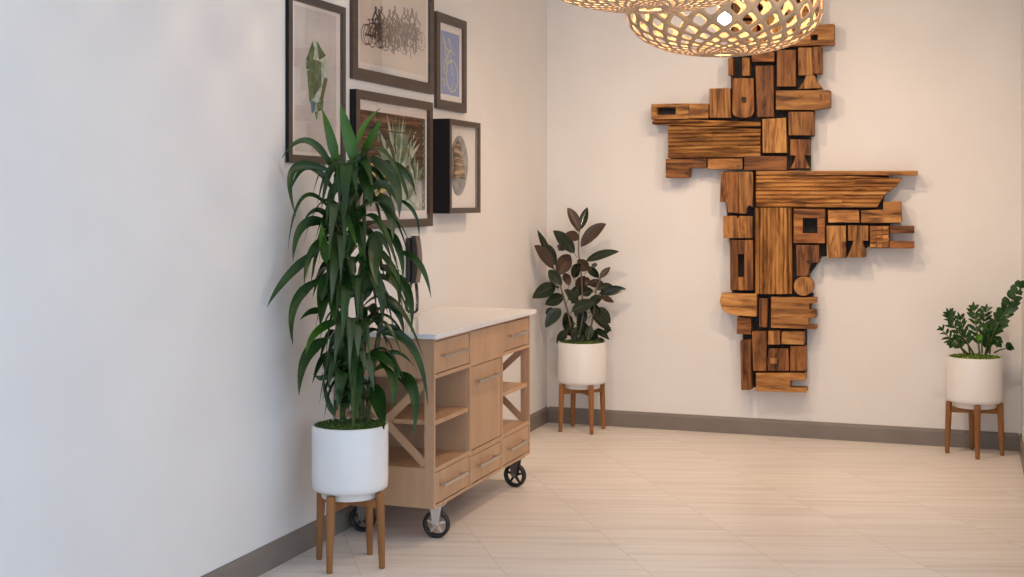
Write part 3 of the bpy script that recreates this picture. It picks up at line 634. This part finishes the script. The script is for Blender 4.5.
def slats(z, pts, n, horiz, tint, seed, ext=None, splits=()):
    # a panel of narrow battens clipped to the outline; each batten has its own height
    poly = poly_at(z, pts, YF); a = MB(); rr = random.Random(seed); xs = [p[0] for p in poly]; zz = [p[1] for p in poly]
    lo, hi = (min(zz), max(zz)) if horiz else (min(xs), max(xs))
    def span(v_):
        hits = []
        for i in range(len(poly)):
            (x0, z0), (x1, z1) = poly[i], poly[(i+1) % len(poly)]
            p0, p1, q0, q1_ = (z0, z1, x0, x1) if horiz else (x0, x1, z0, z1)
            if (p0 - v_)*(p1 - v_) < 0: hits.append(q0 + (q1_-q0)*(v_-p0)/(p1-p0))
        return (min(hits), max(hits)) if len(hits) > 1 else None
    for i in range(n):
        e0 = lo + (hi-lo)*i/n; e1 = lo + (hi-lo)*(i+1)/n; s0 = span(e0+(e1-e0)*.12); s1 = span(e1-(e1-e0)*.12)
        if not s0 or not s1: continue
        cuts = [0] + list(splits) + [1]
        for k in range(len(cuts)-1):
            yf = YF + rr.uniform(-.012,.006); c0, c1 = cuts[k], cuts[k+1]
            A0, A1 = s0[0]+(s0[1]-s0[0])*c0, s0[0]+(s0[1]-s0[0])*c1; B0, B1 = s1[0]+(s1[1]-s1[0])*c0, s1[0]+(s1[1]-s1[0])*c1
            e1b = e1 - (e1-e0)*.05; mi = rr.randrange(3); tl = rr.uniform(-.007,.007)
            em = (e0+e1b)*.5; rc = .008; A = (A0+B0)*.5, (A1+B1)*.5
            prof = [(e0, yf+rc, A0, A1), (e0*.7+e1b*.3, yf+.001, A0*.7+B0*.3, A1*.7+B1*.3), (e0*.35+e1b*.65, yf, A0*.35+B0*.65, A1*.35+B1*.65), (e1b, yf+rc, B0, B1)]
            vs = []
            for ee, yy, q0_, q9 in prof + [(e1b, -.035, B0, B1), (e0, -.035, A0, A1)]:
                vs += [(q0_, yy, ee), (q9, yy, ee)] if horiz else [(ee, yy, q0_), (ee, yy, q9)]
            m_ = 6; a.add(vs, [(2*k_, 2*k_+1, 2*((k_+1) % m_)+1, 2*((k_+1) % m_)) for k_ in range(m_)] + [tuple(2*k_ for k_ in range(m_)), tuple(2*k_+1 for k_ in range(m_))[::-1]], mi)
    g = 'h' if horiz else 'v'
    return a.build('slatted_panel', [M['w%s%d' % (g, k)] for k in tint], sc_t)
# black backing
def board(z, pts, nm='backing_board', y0=-.055):
    pl = poly_at(z, pts, YF); a = MB(); a.prism(pl, -.004, y0); a.build(nm, M['black'], sc_t)
board(0, [(729,-40),(815,-40),(815,108),(813,109),(813,135),(809,136),(809,169),(755,169),(731,169),(729,112)])
board(0, [(652,106),(728.9,112),(728.9,160),(668,160),(668,125),(652,121)], y0=-.054)
board(0, [(722.5,171),(889,171),(882,203),(900,206),(900,223),(889,224),(889,247),(868,247),(850,257),(820,257),(817,263),(808,275),(806,294),(730,294),(730,270),(725,214)], y0=-.056)
board(0, [(728,294.1),(812,294.1),(805,330),(805,374),(789,375),(789,391),(741,388),(741,330),(737,312)], y0=-.055)
# upper part behind the lamp and below it
block(0, [(733,-32),(757,18)], 3); block(0, [(760,-38),(784,6)], 1); block(0, [(787,-30),(818,22)], 0, 'h', hole=((797,-8),(806,2)))
block(0, [(733,21),(757,54)], 1); block(0, [(760,10),(784,48)], 2)
block(1, [(745,30),(992,125)], 0, 'h', hole=((873,75),(910,102)))
block(1, [(700,152),(797,340)], 1); block(1, [(808,140),(885,140),(885,283),(808,282)], 0, dy=.012); block(1, [(886,138),(930,275)], 1)
block(1, [(852,284),(893,284),(905,315),(933,349),(812,353),(840,310)], 2, dy=.0)
block(1, [(697,362),(973,360),(973,447),(885,460),(697,460)], 0, 'h'); block(1, [(922,380),(950,412)], 3, dy=-.02, name='wooden_peg')
block(1, [(592,235),(683,232),(686,497),(600,497)], 3)
block(1, [(472,297),(580,297),(583,470),(570,492),(545,500),(505,500),(478,488),(472,470)], 1); 
a = MB(); p_ = poly_at(1, [(522,395),(542,395),(542,418),(522,418)], YF); a.prism(p_, YF-.0185, YF+.01); a.build('nail_hole', M['black'], sc_t)
block(1, [(452,195),(478,285)], 1); block(1, [(523,192),(560,285)], 0); block(1, [(573,165),(687,213)], 1, 'h')
block(1, [(353,350),(460,348),(463,500),(355,500)], 0)
block(1, [(55,430),(250,505)], 2, 'h', hole=((82,447),(180,483))); block(1, [(252,428),(350,503)], 0, 'h')
block(2, [(762,112),(888,232)], 0, 'v', dy=-.012)
a = MB()
q0 = wall_y(*tr(2, 825, 172), YF)
block(2, [(768,252),(866,252),(866,335),(838,335),(852,372),(866,402),(768,402),(786,368),(795,335),(768,335)], 1)
block(2, [(628,149),(748,143),(752,322),(630,322)], 2)
slats(2, [(143,186),(616,186),(616,342),(143,346)], 8, True, (0,2,0), 4, splits=(.48,.76))
slats(2, [(62,155),(616,150),(616,184),(62,187)], 2, True, (0,1,0), 8, splits=(.35,.55))
block(2, [(130,352),(338,350),(338,397),(250,400),(248,450),(130,450)], 1, 'h'); block(2, [(345,352),(523,350),(523,405),(345,405)], 0, 'h'); block(2, [(535,338),(752,410)], 3, 'h')
block(3, [(48,52),(124,52),(124,236),(78,232),(75,188),(42,186)], 1); block(3, [(126,52),(190,52),(190,212),(175,200),(164,212),(160,238),(126,237)], 0)
block(3, [(57,248),(115,248),(121,262),(128,248),(187,250),(187,347),(57,347)], 0)
block(3, [(88,355),(123,355),(123,577),(90,577)], 3, dy=.0); block(3, [(153,355),(190,355),(190,578),(153,578)], 1, dy=-.004); block(3, [(124,356),(152,418)], 1, dy=.004); block(3, [(124,520),(152,578)], 0, dy=.0)
block(4, [(-150,48),(565,48),(565,68),(-150,66)], 0, 'h', dy=-.006, name='wood_batten')
slats(4, [(-150,68),(505,68),(500,75),(470,115),(420,150),(400,185),(385,210),(-150,208)], 8, True, (0,2,0), 12, splits=(.42,.7))
slats(3, [(200,212),(363,212),(363,594),(200,594)], 9, False, (0,2,0), 13)
block(4, [(17,217),(155,368)], 1, 'h', hole=((57,258),(122,325)))
block(4, [(27,377),(128,378),(128,455),(92,458),(84,480),(78,515),(30,515)], 3)
a = MB(); p_ = poly_at(4, [(76+6*math.cos(i*.785)+4, 450+6*math.sin(i*.785)) for i in range(8)], YF); a.prism(p_, YF-.0175, YF+.01); a.build('nail_hole', M['black'], sc_t)
block(4, [(60+43*math.cos(i*math.pi/14), 560+43*math.sin(i*math.pi/14)) for i in range(28)], 2, dy=-.004, name='wood_disc')
block(4, [(167,222),(305,222),(308,278),(169,278)], 2, 'h'); block(4, [(315,224),(413,220),(413,185),(492,183),(495,278),(315,280)], 0, 'h')
block(4, [(162,292),(248,292),(247,435),(164,435)], 2); block(4, [(232,362),(247,388)], 3, dy=-.018, name='wooden_peg')
block(4, [(258,290),(348,292),(348,358),(322,358),(332,395),(335,432),(255,432),(268,400),(282,358),(258,358)], 0)
block(4, [(355,293),(440,293),(440,392),(355,392)], 1, 'h', dy=-.006)
for i in range(5):
    for j in range(3): block(4, [(358+27*j+rs.uniform(-2,2), 296+19*i), (382+27*j, 309+19*i+rs.uniform(0,3))], rs.randrange(3), 'h', dy=-.012+rs.uniform(-.006,.004), name='wood_chip')
block(4, [(443,293),(550,293),(550,325),(443,325)], 1, 'h'); block(4, [(443,360),(550,362),(550,392),(443,392)], 1, 'h')
block(5, [(48,137),(193,139),(193,233),(110,228),(75,220),(50,200),(41,170)], 2, 'h', dy=-.01)
block(5, [(110,235),(168,240),(168,308),(108,306)], 1, 'h'); block(5, [(203,158),(237,160),(234,278),(203,276)], 1)
block(5, [(250,152),(437,155),(437,178),(408,180),(408,205),(437,205),(437,238),(405,240),(405,268),(437,268),(437,286),(250,280)], 0, 'h')
block(5, [(173,295),(233,293),(233,457),(178,457)], 1); block(5, [(240,293),(288,293),(290,348),(238,348)], 0); block(5, [(297,295),(387,295),(387,348),(295,346)], 2, 'h')
block(5, [(243,365),(322,365),(326,420),(325,457),(240,457),(235,420)], 3); block(5, [(250,402),(277,425)], 2, dy=-.03, name='wooden_peg')
block(5, [(330,355),(350,355),(350,457),(330,457)], 1, dy=.0); block(5, [(351,355),(393,355),(393,457),(351,457)], 1, dy=-.003)
block(5, [(123,332),(170,328),(170,535),(128,537)], 1)
block(5, [(190,465),(393,465),(393,495),(330,495),(330,527),(397,527),(397,546),(190,540)], 0, 'h')
# ------------------------------------------------------------------ woven pendant lamps
M['ply'] = wood('bamboo_ply', (.55,.36,.21), (.49,.31,.175), (.40,.25,.14), (20,20,20), .5, 0, 0)
M['bulb'] = mat('glowing_bulb', (1,.9,.7), .5); bb_ = M['bulb'].node_tree.nodes['Principled BSDF']; bb_.inputs['Emission Color'].default_value = (1,.76,.50,1); bb_.inputs['Emission Strength'].default_value = 420
M['cord'] = mat('white_cord', (.7,.68,.65), .5)
def pendant(x, y, zc, Rr, Hh, label, rot=0):
    t = thing('woven_pendant_lamp', label, 'pendant lamp', (x, y, zc - Hh), 'woven pendant lamps hung in a row')
    N = 24; e = 2.35
    def prof(phi):   # superellipse
        c, s = math.cos(phi), math.sin(phi); return Rr*abs(c)**(2/e), Hh*math.copysign(abs(s)**(2/e), s)
    # rows of nodes with steps proportional to radius
    rows = [0.0]; phi = 0.0; r_, z_ = prof(0)
    pts = [(prof(i*math.pi/2/4000)) for i in range(4001)]
    arc = [0]
    for i in range(1, 4001): arc.append(arc[-1] + math.hypot(pts[i][0]-pts[i-1][0], pts[i][1]-pts[i-1][1]))
    s_list = [0.0]; cur = 0.0; idx = 0
    while True:
        while idx < 4000 and arc[idx] < cur: idx += 1
        rr_ = pts[idx][0]
        if rr_ < .03 or idx >= 3999: break
        cur += math.pi*rr_/N*1.02; s_list.append(cur)
    def locate(v):   # v = row number (float), negative = lower half
        s_ = abs(v); k = min(int(s_), len(s_list)-2); L = s_list[k] + (s_list[k+1]-s_list[k])*(s_-k); lo, hi = 0, 4000
        while lo < hi:
            md = (lo+hi)//2
            if arc[md] < L: lo = md+1
            else: hi = md
        r0, z0 = pts[lo]; return r0, math.copysign(z0, v) if v else 0.0
    nr = len(s_list)-2; a = MB(); K = 16
    for j in range(-nr+1, nr):
        for i in range(N*2):
            if (i+j) % 2: continue
            rr_, _ = locate(j); hs_ = .53 + .10*min(1, rr_/Rr)
            if j > nr-2: continue
            vs = []
            for ring in (0, 1):
                for k in range(K):
                    an = 2*math.pi*k/K; c, s = math.cos(an), math.sin(an); dn = abs(c)+abs(s); du, dv = c/dn, s/dn
                    if ring:
                        p_ = 1.32; q_ = (abs(c)**p_+abs(s)**p_)**(1/p_); du, dv = c/q_*hs_*.95, s/q_*hs_*.95
                    th = (i+du)*math.pi/N + rot; rq, zq = locate(j+dv); vs.append((x+rq*math.cos(th), y+rq*math.sin(th), zc+zq))
            a.add(vs, [(k, (k+1) % K, K+(k+1) % K, K+k) for k in range(K)], 0, True)
    # rims at bottom and top
    for v in (nr-1.2,):
        rq, zq = locate(v); a.lathe([(rq+.004, zc+zq+.004), (rq+.004, zc+zq-.006), (rq-.012, zc+zq-.008), (rq-.012, zc+zq+.002), (rq+.004, zc+zq+.004)], 48, (x, y, 0))
    a.build('lattice_shade', M['ply'], t, solid=.0022, autosmooth=True)
    bz = zc - .04
    a = MB(); a.lathe([(.0, bz-.032)] + [(.032*math.cos(q), bz+.032*math.sin(q)) for q in [(-1.2+.3*k) for k in range(8)]] + [(.018, bz+.045), (.014, bz+.055), (0, bz+.055)], 24, (x, y, 0)); a.build('light_bulb', M['bulb'], t)
    a = MB(); a.lathe([(0, bz+.0555), (.02, bz+.0555), (.022, bz+.11), (.010, bz+.125), (0, bz+.125)], 24, (x, y, 0)); a.build('bulb_socket', M['cord'], t)
    a = MB(); a.tube([(x, y, bz+.125), (x, y, CH-.03)], .003, 8); a.build('hanging_cord', M['cord'], t)
    a = MB(); a.lathe([(0, CH-.035), (.05, CH-.03), (.06, CH-.001), (0, CH-.001)], 32, (x, y, 0)); a.build('ceiling_rose', M['cord'], t)
pendant(1.797, -3.22, 2.308, .394, .190, 'woven lattice pendant lamp lower in view, its bulb glowing before the wall sculpture', .191)
pendant(1.82, -4.59, 2.300, .396, .190, 'woven lattice pendant lamp nearest the camera, cut off by the top edge', .0)
for o in bpy.data.objects:
    if '_o' in o: del o['_o']
